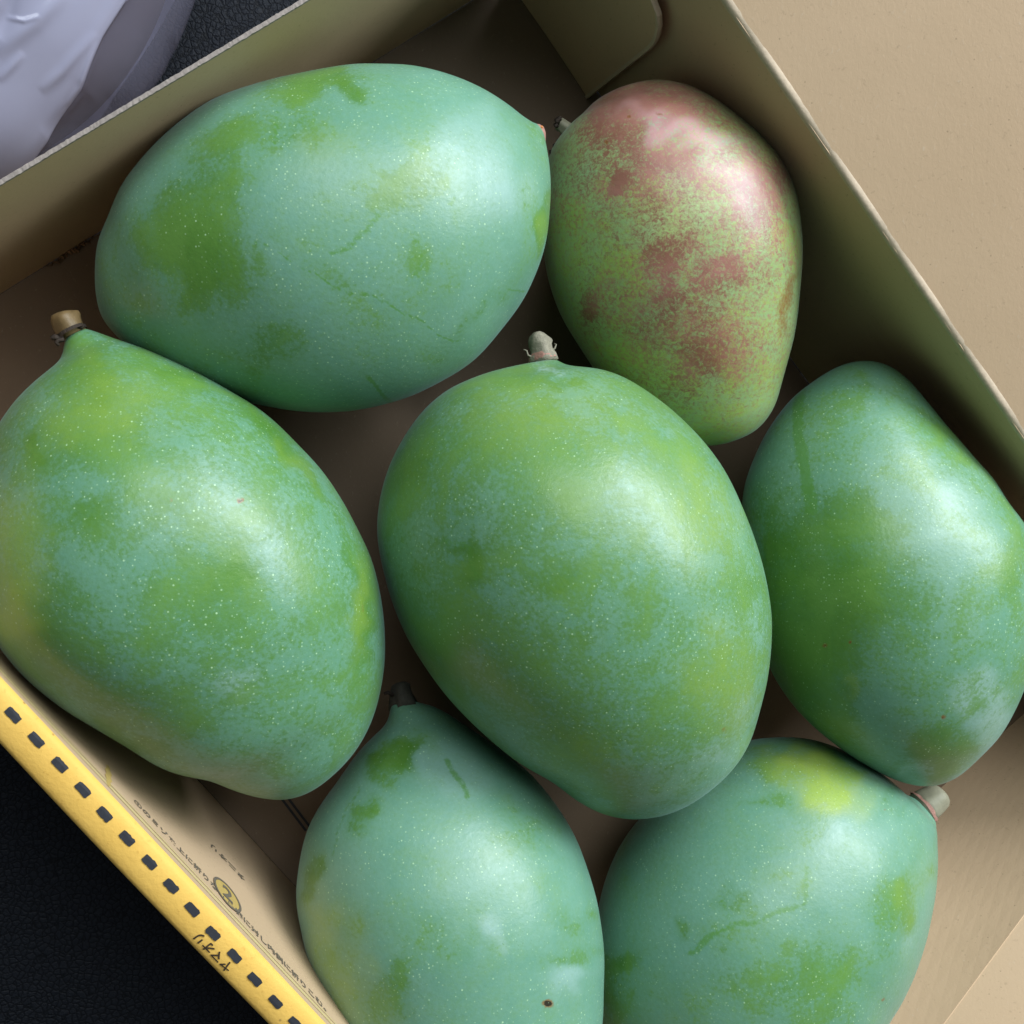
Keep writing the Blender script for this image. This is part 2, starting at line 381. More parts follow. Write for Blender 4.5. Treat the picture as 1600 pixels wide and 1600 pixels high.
# print on the inner face of that wall
def wb_pt(t, z, off=.00015): return WB.pt(np.float64(t), np.float64(z), off)
t, z = WB.st(356, 1346); sz = .0040; V, f = text_mesh('タニオリ')
mesh_obj('printed_lettering', [wb_pt(t-sg*p[0]*sz, z+p[1]*sz) for p in V], f, INKW, wb)
V, f = text_mesh('①のミゾを上に折りながら箱に対し内側に折りこむ。'); x0, x1 = V[:, 0].min(), V[:, 0].max()
tA, zA = WB.st(211, 1250); tB, zB = WB.st(509, 1578); q = (tB-tA)/(x1-x0)
mesh_obj('printed_lettering', [wb_pt(tA+(p[0]-x0)*q, np.interp(p[0], [x0, x1], [zA, zB])-p[1]*abs(q)*1.15) for p in V], f, INKW, wb)
t, z = WB.st(355, 1398); R = .0056
def disc(r0, r1, off, mat, name):
    Vv = []; m = 40
    for i in range(m):
        c_, s_ = math.cos(2*math.pi*i/m), math.sin(2*math.pi*i/m)
        Vv += [wb_pt(t+r0*c_, z+r0*s_*1.25, off), wb_pt(t+r1*c_, z+r1*s_*1.25, off)]
    ff = [(2*i, 2*i+1, (2*i+3) % (2*m), (2*i+2) % (2*m)) for i in range(m)]
    return mesh_obj(name, Vv, ff, mat, wb)
disc(.00001, R, .00015, YPR, 'printed_disc'); disc(R*.86, R*1.02, .00025, INKW, 'printed_ring')
V, f = text_mesh('2'); mesh_obj('printed_numeral', [wb_pt(t+sg*p[0]*.0085, z-p[1]*.0105, .00028) for p in V], f, INKW, wb)
for (d0, d1) in ((.0050, .0066), (.0078, .0086)):
    Vv = []; 
    for t_ in np.linspace(0, WB.L, 80): Vv += [wb_pt(t_, WB.h-d0, .00012), wb_pt(t_, WB.h-d1, .00012)]
    mesh_obj('printed_stripe', Vv, grid_faces(80, 2), PALE, wb)
t, z = WB.st(171, 1210); Vv = []
for i in range(12):
    y = -1+2*i/11; w = .0011*math.sqrt(max(0, 1-y*y))*(1+.3*math.sin(i*2)); 
    Vv += [wb_pt(t-w+y*.0008, z+y*.009, .00016), wb_pt(t+w+y*.0008, z+y*.009, .00016)]
mesh_obj('printed_mark', Vv, grid_faces(12, 2), YPR, wb)
# printed double line on the floor
for ofs in (0, 7):
    p0, p1 = at_z(434+ofs, 1240-ofs*.7, .0003), at_z(478+ofs, 1298-ofs*.7, .0003); d = (p1-p0)/np.linalg.norm(p1-p0); qn = np.array([-d[1], d[0], 0])*.0004
    mesh_obj('printed_line', [p0-qn, p0+qn, p1+qn, p1-qn], [(0, 1, 2, 3)], INK, floor)

# ------------------------------------------------------------------ mangoes
def closed_spline(P, m=12):
    P = np.array(P, float); n = len(P); out = []
    for i in range(n):
        p0, p1, p2, p3 = P[i-1], P[i], P[(i+1) % n], P[(i+2) % n]
        for k in range(m):
            t = k/m
            out.append(.5*((2*p1)+(-p0+p2)*t+(2*p0-5*p1+4*p2-p3)*t*t+(-p0+3*p1-3*p2+p3)*t**3))
    return np.array(out)
def polar(P, c, nb=240):
    d = P-c; a = (np.arctan2(d[:, 1], d[:, 0])/(2*math.pi)*nb) % nb; r = np.hypot(d[:, 0], d[:, 1])
    out = np.zeros(nb); idx = a.astype(int) % nb; np.maximum.at(out, idx, r)
    ok = out > 0; return np.interp(np.arange(nb), np.where(ok)[0], out[ok], period=nb)
def blur(r, s):
    k = np.arange(-24, 25); g = np.exp(-(k/s)**2/2); g /= g.sum()
    return np.convolve(np.concatenate([r[-24:], r, r[:24]]), g, 'valid')
def build_shape(out_px, axis_px, zc, tiltmix, thick, N, TH_):
    cpx = (out_px.max(0)+out_px.min(0))/2
    C = at_z(*cpx, zc); v = CAM-C; v /= np.linalg.norm(v)
    nrm = v*tiltmix+np.array([0, 0, 1.0])*(1-tiltmix); nrm /= np.linalg.norm(nrm)
    Q = on_plane_arr(out_px, C, nrm)-C
    a0 = on_plane(*axis_px[0], C, nrm); a1 = on_plane(*axis_px[1], C, nrm)
    ex = a1-a0; ex /= np.linalg.norm(ex); ey = np.cross(nrm, ex)
    x, y = Q @ ex, Q @ ey
    i0, i1 = int(x.argmin()), int(x.argmax()); n = len(x)
    s1 = [(i0+k) % n for k in range((i1-i0) % n+1)]; s2 = [(i1+k) % n for k in range((i0-i1) % n+1)][::-1]
    th = np.linspace(0, math.pi, N); xs = x[i0]+(x[i1]-x[i0])*(1-np.cos(th))/2
    ya = np.interp(xs, np.maximum.accumulate(x[s1]), y[s1]); yb = np.interp(xs, np.maximum.accumulate(x[s2]), y[s2])
    yc = (ya+yb)/2; w = np.abs(ya-yb)/2
    # soft smoothing of the centre line and widths in th-space
    ker = np.array([1, 4, 6, 4, 1])/16.
    for _ in range(max(1, N//60)):
        yc[2:-2] = np.convolve(yc, ker, 'valid')
        w[2:-2] = np.convolve(w, ker, 'valid')
    w = np.maximum(w, 1e-5); w[0] = w[-1] = 1e-5
    c, s = np.cos(TH_), np.sin(TH_)
    Yg = yc[:, None]+w[:, None]*c[None]; Zg = thick*w[:, None]*s[None]
    def make(dn):
        z2 = np.where(s[None] < 0, Zg*dn, Zg)
        return C+xs[:, None, None]*ex+Yg[..., None]*ey+z2[..., None]*nrm
    lo, hi = .5, 1.9
    for _ in range(24):
        m = (lo+hi)/2
        if make(m)[..., 2].min() > .0010: lo = m
        else: hi = m
    return make(lo), C, nrm, ex, ey, lo
NU, ND = 176, 84
TH_FULL = np.concatenate([np.linspace(-.25, math.pi+.25, NU, endpoint=False), np.linspace(math.pi+.25, 2*math.pi-.25, ND, endpoint=False)])
TH_LOW = np.linspace(0, 2*math.pi, 48, endpoint=False)
def fit_mango(pts, axis, zc, tiltmix=.55, thick=.92, N=300):
    tgt = closed_spline(pts); cur = tgt.copy(); c = (tgt.max(0)+tgt.min(0))/2; rt = polar(closed_spline(pts, 40), c)
    for it in range(6):
        P = build_shape(cur, axis, zc, tiltmix, thick, 120, TH_LOW)[0].reshape(-1, 3)
        # densify by projecting edges midpoints too
        rs = polar(project(P), c, 120); rs = np.interp(np.arange(240)/2, np.arange(120), rs, period=120)
        ratio = blur(rt/rs, 5 if it < 4 else 3)
        d = cur-c; a = (np.arctan2(d[:, 1], d[:, 0])/(2*math.pi)*240) % 240
        cur = c+d*np.interp(a, np.arange(240), ratio, period=240)[:, None]**.9
    return build_shape(cur, axis, zc, tiltmix, thick, N, TH_FULL)

def segdist(uv, a, b):
    a, b = np.array(a, float), np.array(b, float); d = b-a; t = np.clip(((uv-a) @ d)/(d @ d), 0, 1)
    return np.hypot(*(uv-a-t[:, None]*d).T), t
def make_mango(label, pts, axis, zc, base=(.2, 0, 0), clean=(), yel=(), red=(), bloom_glint=(), brown=(), scr=(), tiltmix=.55, thick=.92, stem=None, cs=.8):
    clean = [(*q_[:5], q_[5]*cs) for q_ in clean]
    G, C, nrm, ex, ey, dn = fit_mango(pts, axis, zc, tiltmix, thick)
    N, M = G.shape[:2]; P = G.reshape(-1, 3)
    # slight natural unevenness
    ph = rng.uniform(0, 6, 6); q = P-C
    bumpv = .00045*(np.sin(q[:, 0]*70+ph[0])*np.sin(q[:, 1]*62+ph[1])+.5*np.sin(q[:, 1]*130+ph[2])*np.sin(q[:, 2]*120+ph[3]))
    P = P+(q/np.linalg.norm(q, axis=1)[:, None])*bumpv[:, None]; P[:, 2] = np.maximum(P[:, 2], .0006)
    root = thing('mango', label, 'mango', (C[0], C[1], .0005), 'mangoes lying in the cardboard box')
    body = mesh_obj('fruit_body', P, grid_faces(N, M, True), MANGO, root, smooth=True)
    uv = project(P); up = ((P-C) @ nrm) > -.25*np.abs((P-C) @ nrm).max()
    uw = uv.copy()
    for lam, am in ((160, 12), (85, 8), (42, 5)):
        for k in range(3):
            a = rng.uniform(0, 6.28, 3); kx, ky = math.cos(a[0])*6.283/lam, math.sin(a[0])*6.283/lam
            sn = np.sin(uv[:, 0]*kx+uv[:, 1]*ky+a[1])*am*.75; uw[:, 0] += sn*math.cos(a[2]); uw[:, 1] += sn*math.sin(a[2])
    def blobs(lst, start):
        v = np.full(len(P), float(start))
        for (u, w, rx, ry, ang, val) in lst:
            a = math.radians(ang); m_ = uw if max(rx, ry) > 12 else uv; dx, dy = m_[:, 0]-u, m_[:, 1]-w
            x = (dx*math.cos(a)+dy*math.sin(a))/rx; y = (-dx*math.sin(a)+dy*math.cos(a))/ry
            # patches stay on the upper skin; edges soft, broken up further by the material
            k = np.exp(-np.clip(x*x+y*y, 0, 50)**1.4); v += np.where(up, k*val, 0)
        return v
    R_, Gn, B_ = blobs(clean, base[0]), blobs(yel, base[1]), blobs(red, base[2])
    Wt, Br = blobs(bloom_glint, 0), blobs(brown, 0)
    Sc = np.zeros(len(P))
    for (pl, wd, val) in scr:
        for a, b in zip(pl[:-1], pl[1:]):
            d, t = segdist(uv*.72+uw*.28, a, b); Sc = np.maximum(Sc, np.where(up, np.clip(1.5-d/wd, 0, 1)*val, 0))
    for nm, (r, g, b) in (('paint', (R_, Gn, B_)), ('mark', (Sc, Wt, Br))):
        at = body.data.attributes.new(nm, 'FLOAT_COLOR', 'POINT')
        at.data.foreach_set('color', np.stack([r, g, b, np.ones(len(P))], 1).clip(0, 2).ravel())
    if stem: stem(root, C, nrm)
    return root
PL = lambda C, nrm: (lambda u, v, up=0.0: on_plane(u, v, C+nrm*up, nrm))
def px2m(C): return np.linalg.norm(C-CAM)/F

def stem_scar(root, C, nrm):         # bare broken scar
    g = PL(C, nrm); s = px2m(C)
    V, f = tube([g(832, 214), g(841, 214), g(848, 213), g(851, 213)], [21*s, 20*s, 16*s, 8*s], 18, True, .10); st = mesh_obj('stem_scar', V, f, STEM_PINK, root, True)
    V, f = tube([g(840, 197, .002), g(846, 199, .003), g(849, 203, .002)], [2*s, 3*s, 2*s], 8, True, .3); mesh_obj('rusty_fleck', V, f, RUST, st, True)
def stem_red(root, C, nrm):
    g = PL(C, nrm); s = px2m(C)
    V, f = tube([g(899, 214), g(890, 205), g(881, 198), g(874, 193), g(871, 191)], [16*s, 12*s, 10*s, 10*s, 6*s], 18, True, .16); st = mesh_obj('stem', V, f, STEM_CUT, root, True)
    for (u, v, r) in ((871, 189, 5), (874, 186, 4), (869, 196, 4), (893, 203, 4), (881, 213, 5), (874, 221, 5), (868, 229, 5), (902, 195, 3), (862, 238, 4)):
        V, f = tube([g(u-2, v-2, .002), g(u, v, .003), g(u+2, v+2, .002)], [r*s*.6, r*s, r*s*.5], 8, True, .35); mesh_obj('dark_crumb', V, f, STEM_DARK, st, True)
def stem_center(root, C, nrm):
    g = PL(C, nrm); s = px2m(C)
    V, f = tube([g(851, 566), g(849, 556), g(847, 548), g(845, 540), g(844, 533), g(844, 527), g(845, 522), g(846, 519)], [22*s, 21*s, 17*s, 17.5*s, 18*s, 16*s, 11*s, 4*s], 24, True, .13); st = mesh_obj('stem', V, f, STEM_GREY, root, True)
    V, f = tube([g(850, 562), g(849, 557), g(848, 551)], [21.5*s, 21.5*s, 18*s], 24, False, .12); mesh_obj('stem_collar', V, f, STEM_PINK, st, True)
    for pl in ([(832, 558), (825, 555), (823, 548), (818, 546)], [(862, 548), (867, 544), (869, 538), (866, 537)]):
        V, f = tube([g(u, v, .001) for u, v in pl], [1.9*s, 1.5*s, 1.2*s, .8*s][:len(pl)], 8, True, .2); mesh_obj('bract', V, f, STEM_GREY, st, True)
def stem_left(root, C, nrm):
    g = PL(C, nrm); s = px2m(C)
    V, f = tube([g(116, 524), g(110, 514), g(105, 505), g(102, 497), g(100, 491), g(99, 488)], [20*s, 20*s, 21*s, 21.5*s, 19*s, 11*s], 24, True, .09); st = mesh_obj('stem', V, f, STEM_BROWN, root, True)
    V, f = tube([g(112, 521, .001), g(109, 516, .001)], [24*s, 23*s], 24, False, .12); mesh_obj('stem_collar', V, f, STEM_DARK, st, True)
    for pl in ([(100, 529), (92, 531), (88, 535), (92, 540)], [(94, 528), (86, 527), (80, 529)], [(122, 512), (128, 509), (129, 507)], [(104, 514), (108, 518), (112, 520)]):
        V, f = tube([g(u, v, .003) for u, v in pl], [4*s, 4*s, 3*s, 2*s][:len(pl)], 8, True, .3); mesh_obj('bract', V, f, STEM_DARK, st, True)
def stem_dark(root, C, nrm):
    g = PL(C, nrm); s = px2m(C)
    V, f = tube([g(632, 1105), g(629, 1092), g(626, 1080), g(625, 1070), g(624, 1066)], [22*s, 18*s, 16*s, 14*s, 6*s], 20, True, .16); st = mesh_obj('stem', V, f, STEM_LOW, root, True)
    V, f = tube([g(614, 1086, .002), g(606, 1082, .003), g(600, 1084, .003)], [3*s, 3*s, 2*s], 8, True, .2); mesh_obj('bract', V, f, STEM_DARK, st, True)
def stem_stub(root, C, nrm):
    g = PL(C, nrm); s = px2m(C)
    V, f = tube([g(1440, 1266), g(1450, 1257), g(1459, 1250), g(1467, 1243), g(1472, 1239), g(1474, 1237)], [24.5*s, 23.5*s, 21*s, 19.5*s, 15*s, 7*s], 24, True, .08); st = mesh_obj('stem', V, f, STEM_CUT, root, True)
    V, f = tube([g(1442, 1264), g(1445, 1262), g(1447, 1260.5)], [25.5*s, 25.2*s, 24*s], 24, False, .07); mesh_obj('stem_collar', V, f, STEM_PINK, st, True)

make_mango('large green mango lying along the bare-edged wall, stem scar against the reddish mango',
    [(829, 189), (846, 199), (853, 237), (860, 293), (858, 348), (848, 404), (824, 459), (787, 510), (741, 561), (686, 598), (626, 626), (556, 643), (487, 645), (427, 637), (362, 624), (300, 605), (243, 575), (195, 540), (163, 500), (152, 459), (150, 413), (154, 376), (168, 339), (191, 288), (228, 242), (279, 196), (334, 159), (399, 133), (473, 112), (538, 99), (584, 96), (640, 99), (695, 112), (746, 133), (788, 158), (812, 177)],
    ((155, 425), (853, 222)), .054, (.36, .06, 0),
    clean=((300, 330, 70, 120, 25, .55), (330, 400, 80, 55, 20, .7), (485, 122, 75, 32, -8, .75), (370, 210, 45, 30, -35, .4), (630, 292, 75, 32, -35, .5), (430, 545, 70, 35, 10, .4), (660, 398, 20, 35, 20, .3), (540, 140, 20, 14, 0, .5), (470, 210, 60, 40, 0, .35), (300, 470, 30, 40, 0, .5), (735, 500, 60, 18, -40, .3), (520, 420, 60, 14, 15, .25), (855, 330, 8, 60, 10, .6)),
    yel=((510, 230, 90, 45, -20, .45), (630, 295, 70, 40, -30, .4), (860, 320, 10, 60, 10, .5)), bloom_glint=((560, 420, 330, 230, -15, .22), (740, 215, 80, 70, 40, .35), (780, 300, 60, 60, 0, .3)),  # broad bluish bloom, plus painted brightness at the upper right
    scr=(([(521, 395), (548, 385), (572, 362), (590, 340)], 4, .8), ([(400, 378), (470, 418), (560, 460), (650, 500), (720, 530)], 1.4, .75), ([(432, 172), (436, 200), (433, 225)], 1.3, .8), ([(577, 592), (598, 622), (606, 634)], 3, 1), ([(708, 313), (702, 318)], 5, .9), ([(793, 452), (820, 454)], 1.5, .8), ([(650, 350), (660, 400), (650, 425)], 4, .4)), stem=stem_scar)
make_mango('mottled red and yellow-green mango beside the corner tab of the box',
    [(859, 236), (889, 194), (904, 181), (930, 156), (968, 136), (1005, 127), (1039, 126), (1080, 136), (1118, 156), (1155, 183), (1193, 216), (1223, 254), (1241, 299), (1251, 348), (1254, 393), (1251, 445), (1245, 505), (1237, 550), (1226, 599), (1211, 640), (1185, 670), (1155, 685), (1129, 693), (1100, 695), (1068, 688), (1030, 672), (985, 640), (945, 598), (910, 550), (880, 500), (862, 450), (852, 395), (848, 340), (849, 285)],
    ((1120, 700), (980, 125)), .046, (.50, 1.15, .22),
    red=((1060, 260, 190, 150, 10, .50), (1080, 500, 150, 110, 10, .28), (1010, 150, 130, 45, 10, .70), (960, 190, 60, 30, -20, .5), (1040, 250, 150, 60, 10, .25), (1000, 240, 90, 25, 10, .30), (1028, 405, 42, 24, 40, .65), (1130, 425, 34, 32, 40, .70), (1072, 383, 26, 18, 0, .5), (1055, 455, 30, 26, 0, .4), (940, 478, 26, 26, 0, .75), (1070, 530, 130, 75, 10, .40), (1100, 570, 60, 40, 0, .3), (1190, 300, 50, 60, 30, .55), (980, 285, 16, 14, 0, .7), (1200, 400, 50, 60, 0, .25), (890, 300, 40, 40, 0, .2)),
    yel=((1150, 235, 40, 30, 0, .9), (1070, 310, 60, 50, 0, .5), (1040, 370, 40, 30, 0, .4)), clean=((1060, 600, 150, 80, 0, .3), (940, 420, 70, 90, 0, .2)),
    bloom_glint=((1180, 310, 50, 55, 60, .3), (1060, 200, 90, 25, 10, .6), (1135, 250, 60, 50, 40, .35)), brown=((1232, 470, 20, 55, 8, .75), (1000, 300, 40, 20, 0, .3), (990, 340, 30, 18, 0, .3), (918, 270, 15, 12, 0, .4), (983, 182, 4, 3, 0, 1.0), (1030, 178, 9, 3, 10, .7), (948, 222, 4, 3, 0, 1.1), (905, 310, 10, 8, 0, .4)), tiltmix=.6, stem=stem_red)  # pale blobs paint the highlight on the upper right side
make_mango('biggest green mango in the middle, knobbly grey stem with pink collar upright',
    [(815, 571), (836, 562), (852, 559), (868, 561), (890, 571), (935, 577), (975, 592), (1020, 620), (1060, 652), (1100, 692), (1135, 740), (1165, 800), (1187, 860), (1200, 920), (1206, 980), (1204, 1040), (1195, 1090), (1177, 1150), (1150, 1195), (1110, 1235), (1070, 1262), (1025, 1277), (985, 1280), (940, 1270), (900, 1250), (860, 1222), (810, 1192), (770, 1160), (720, 1110), (675, 1055), (635, 995), (607, 930), (592, 875), (587, 820), (595, 765), (615, 710), (650, 655), (690, 617), (730, 595), (775, 578)],
    ((1000, 1280), (860, 560)), .064, (.65, .30, 0),
    clean=((735, 870, 22, 40, 30, .7), (710, 845, 30, 8, 10, .6), (640, 740, 40, 60, 0, .4), (780, 650, 90, 50, -10, .25), (870, 900, 40, 20, 0, .35), (1170, 920, 30, 20, 0, .3), (870, 780, 60, 30, 0, .2), (900, 1170, 60, 40, 30, .25), (1130, 1060, 50, 60, 0, .25), (680, 1000, 60, 60, 40, .25), (870, 595, 70, 10, 0, .4), (770, 600, 60, 12, -15, .35)),
    yel=((850, 640, 160, 70, 0, .35), (640, 780, 50, 90, 0, .2), (1100, 800, 60, 90, -20, .35), (1130, 1060, 70, 90, 0, .35), (930, 1200, 90, 60, 20, .25)), brown=((1128, 1062, 14, 30, 10, .22), (870, 790, 20, 20, 0, .15), (1132, 1140, 6, 8, 0, .5)),
    bloom_glint=((1070, 710, 25, 35, -30, .35), (1110, 1180, 30, 25, 0, .45), (848, 565, 50, 9, 0, .8), (740, 760, 50, 50, 0, .2), (1175, 960, 40, 60, 0, .35)),
    scr=(([(690, 842), (728, 848), (735, 880), (742, 900)], 5, .5), ([(980, 1150), (1005, 1200)], 1.5, .5)), stem=stem_center, cs=.55)
make_mango('green mango with brown stub stem and a dented tip beside the yellow rim',
    [(90, 556), (101, 526), (116, 514), (134, 514), (177, 528), (228, 546), (283, 571), (344, 604), (405, 642), (455, 685), (506, 738), (546, 799), (577, 865), (595, 931), (602, 996), (600, 1057), (587, 1118), (562, 1169), (526, 1209), (486, 1237), (445, 1248), (405, 1244), (364, 1232), (324, 1217), (283, 1209), (243, 1194), (192, 1163), (142, 1133), (91, 1100), (40, 1057), (0, 1010), (-30, 955), (-48, 895), (-52, 830), (-42, 760), (-22, 695), (0, 655), (25, 622), (61, 585)],
    ((460, 1248), (115, 515)), .062, (.62, .18, 0),
    clean=((130, 590, 50, 40, 0, .5), (160, 640, 60, 60, 0, .25), (270, 590, 60, 15, 25, .5), (420, 660, 70, 18, 38, .6), (470, 720, 60, 16, 48, .45), (140, 800, 40, 25, 0, .4), (380, 890, 28, 26, 0, .6), (340, 905, 60, 30, 0, .35), (350, 960, 70, 50, 0, .2), (55, 715, 20, 15, 0, .5), (565, 960, 16, 90, 5, .7), (545, 880, 14, 50, -10, .4), (210, 1160, 60, 16, 28, .7), (60, 980, 60, 80, 20, .3), (430, 1190, 40, 30, 0, .2), (115, 700, 60, 50, 0, .2)),
    yel=((130, 640, 100, 80, 0, .40), (20, 880, 60, 150, 0, .6), (30, 960, 50, 60, 30, .3), (560, 950, 18, 90, 5, .5), (470, 720, 60, 20, 48, .4), (250, 630, 100, 60, 20, .25)), brown=((567, 950, 5, 14, 0, .5), (375, 782, 6, 4, 0, 1.4), (265, 781, 4, 3, 0, 1.3)),
    bloom_glint=((370, 1070, 40, 30, 20, .6), (350, 720, 70, 50, 30, .3), (440, 840, 50, 90, -20, .35), (120, 555, 20, 15, 0, 0)),  # tall pale blob on the right paints the highlight there
    scr=(([(200, 880), (250, 905), (300, 930)], 1.3, .6),), stem=stem_left, cs=.65)
make_mango('blue-green mango with dark stem tucked low between two bigger ones, beside the printed wall',
    [(606, 1114), (611, 1098), (630, 1092), (652, 1098), (682, 1107), (711, 1123), (753, 1151), (796, 1183), (832, 1215), (867, 1258), (896, 1304), (917, 1351), (932, 1397), (940, 1440), (945, 1486), (946, 1536), (944, 1600), (935, 1660), (912, 1715), (870, 1760), (810, 1790), (740, 1800), (670, 1785), (600, 1735), (550, 1665), (521, 1596), (500, 1550), (479, 1500), (467, 1450), (462, 1404), (467, 1351), (479, 1301), (500, 1258), (522, 1226), (547, 1190), (565, 1165), (582, 1144), (598, 1128)],
    ((735, 1800), (632, 1095)), .052, (.22, .03, 0),
    clean=((610, 1175, 60, 28, -15, .75), (645, 1185, 22, 28, 0, .4), (570, 1265, 20, 32, 15, .65), (480, 1385, 14, 45, 5, .6), (530, 1480, 35, 90, 0, .35), (700, 1460, 45, 60, 10, .3), (630, 1520, 30, 40, 20, .3), (890, 1430, 30, 30, 0, .35), (820, 1290, 40, 60, -30, .3), (900, 1490, 40, 20, 0, .4), (600, 1560, 40, 60, 0, .3), (780, 1330, 40, 30, 0, .2)),
    yel=((520, 1500, 50, 120, -5, .65), (500, 1420, 30, 60, 0, .3), (790, 1330, 50, 50, 0, .25), (560, 1590, 60, 60, 0, .3)), brown=((856, 1568, 9, 6, 10, 1.6), (493, 1400, 8, 14, 0, .3)),
    bloom_glint=((700, 1400, 280, 300, 0, .12), (700, 1200, 60, 50, 40, .3), (760, 1460, 25, 40, 0, .5), (890, 1530, 30, 30, 0, .5), (700, 1280, 90, 60, 0, .12)),
    scr=(([(702, 1190), (712, 1212), (730, 1245)], 4, .7), ([(560, 1230), (545, 1260), (530, 1300), (515, 1340)], 2, .5)), stem=stem_dark, cs=1.0)
make_mango('green mango leaning on the lid side wall, a long wiped streak near its tip',
    [(1352, 566), (1311, 574), (1271, 596), (1235, 625), (1203, 666), (1181, 706), (1165, 747), (1158, 790), (1158, 850), (1163, 920), (1180, 985), (1206, 1046), (1230, 1087), (1262, 1125), (1298, 1156), (1338, 1185), (1383, 1211), (1415, 1223), (1445, 1228), (1475, 1224), (1505, 1210), (1536, 1183), (1568, 1147), (1595, 1098), (1616, 1040), (1626, 980), (1626, 920), (1618, 870), (1600, 822), (1577, 788), (1550, 747), (1518, 711), (1482, 670), (1451, 630), (1419, 594), (1388, 573)],
    ((1445, 1228), (1345, 566)), .058, (.50, .08, 0),
    clean=((1290, 860, 90, 60, 10, .45), (1250, 960, 80, 110, 0, .5), (1340, 800, 90, 30, 20, .3), (1470, 1175, 55, 30, -10, .65), (1380, 930, 90, 70, 0, .3), (1200, 830, 30, 60, 0, .3), (1500, 690, 80, 26, 48, .3), (1260, 1080, 80, 60, 30, .4), (1580, 900, 16, 60, 0, .35), (1320, 1000, 60, 60, 0, .25)),
    yel=((1400, 610, 70, 40, 30, .25), (1520, 720, 90, 30, 48, .35), (1325, 1070, 16, 14, 0, .5), (1570, 880, 30, 60, 0, .3)), brown=((1289, 1009, 5, 4, 0, 1.1), (1328, 1003, 3, 3, 0, 1.1), (1474, 1121, 4, 4, 0, 1.1)),
    bloom_glint=((1500, 800, 70, 100, -30, .40), (1530, 1100, 50, 50, -30, .75), (1230, 760, 40, 70, 0, .3), (1345, 645, 25, 12, 20, .4), (1500, 960, 60, 60, 0, .35), (1440, 1210, 60, 14, -10, .5)),  # largest pale blob paints the highlight on the right side
    scr=(([(1252, 608), (1250, 680), (1256, 740), (1268, 800)], 9, .95), ([(1445, 620), (1500, 680), (1560, 760)], 3, .3),), tiltmix=.6)
make_mango('green mango with pale olive stub stem and bright yellow patch by the end wall',
    [(1219, 1152), (1185, 1154), (1150, 1162), (1110, 1182), (1062, 1217), (1013, 1264), (972, 1317), (945, 1375), (930, 1440), (925, 1510), (936, 1590), (965, 1660), (1010, 1710), (1080, 1745), (1160, 1755), (1240, 1740), (1310, 1700), (1357, 1650), (1387, 1599), (1410, 1561), (1432, 1516), (1449, 1467), (1459, 1415), (1464, 1370), (1465, 1340), (1463, 1312), (1462, 1283), (1446, 1255), (1424, 1243), (1402, 1230), (1372, 1206), (1342, 1186), (1312, 1171), (1275, 1158), (1245, 1153)],
    ((1010, 1705), (1450, 1255)), .047, (.32, .08, 0),
    clean=((1255, 1205, 70, 40, 15, .65), (1330, 1200, 60, 16, 32, .4), (1200, 1255, 40, 12, 10, .4), (1270, 1540, 90, 60, -15, .55), (1140, 1510, 60, 50, 0, .25), (960, 1550, 40, 60, 0, .55), (1430, 1400, 18, 80, 5, .5), (1390, 1420, 30, 70, 10, .35), (1140, 1410, 30, 20, 0, .4), (1070, 1450, 14, 12, 0, .5), (985, 1500, 14, 30, 20, .5), (1410, 1270, 18, 24, 20, .35), (1010, 1330, 60, 60, 0, .2)),
    yel=((1290, 1225, 95, 48, 12, 1.1), (1240, 1180, 50, 25, 10, .5), (1430, 1400, 30, 100, 5, .45), (1250, 1560, 80, 50, 0, .2)), brown=((1380, 1562, 3, 3, 0, 1), (1382, 1265, 3, 3, 0, .6)),
    bloom_glint=((1290, 1300, 100, 40, 5, .35), (1400, 1240, 30, 14, 35, .6), (1320, 1450, 60, 60, 0, .25), (1430, 1480, 20, 40, 10, .4)),
    scr=(([(1075, 1490), (1130, 1460), (1190, 1432), (1245, 1408)], 4.5, .75), ([(1256, 1414), (1262, 1385), (1266, 1358)], 3.5, .8), ([(1140, 1445), (1130, 1405)], 5, .4), ([(1376, 1330), (1372, 1390), (1366, 1450)], 2, .45)), tiltmix=.45, stem=stem_stub)

# ------------------------------------------------------------------ plastic bag on the seat
def film_mat():
    t = NT('lilac_plastic_film'); at = t.n('ShaderNodeAttribute', attribute_name='layers').outputs['Fac']
    n = t.noise(30, 3, .6, .5)
    t.base(t.mix(n, (.42, .42, .58), (.56, .57, .76))); t.rough(.13); t.spec(.8)
    t.bump(t.noise(40, 2, .5, .4), .10, .0015)
    tr = t.n('ShaderNodeBsdfTranslucent'); tr.inputs[0].default_value = (.55, .55, .70, 1)
    tp = t.n('ShaderNodeBsdfTransparent'); tp.inputs[0].default_value = (.82, .80, .86, 1)
    m1 = t.n('ShaderNodeMixShader'); m1.inputs[0].default_value = .25; t.link(t.b.outputs[0], m1.inputs[1]); t.link(tr.outputs[0], m1.inputs[2])
    m2 = t.n('ShaderNodeMixShader'); t.link(t.ss(at, 0, 1, .80, .28), m2.inputs[0]); t.link(m1.outputs[0], m2.inputs[1]); t.link(tp.outputs[0], m2.inputs[2])
    t.link(m2.outputs[0], t.t.nodes['Material Output'].inputs[0]); return t.m
FILM = film_mat(); CONT = plain('dim_brown_contents', (.060, .044, .046), .7, 60, .3)
bc = at_z(10, -15, .035); bc = bc+np.array([*(-WA.n), 0])*.012
bag = thing('plastic_bag', 'crinkled pale lilac plastic bag lying outside the box on black leather', 'bag', (bc[0], bc[1], -.004))
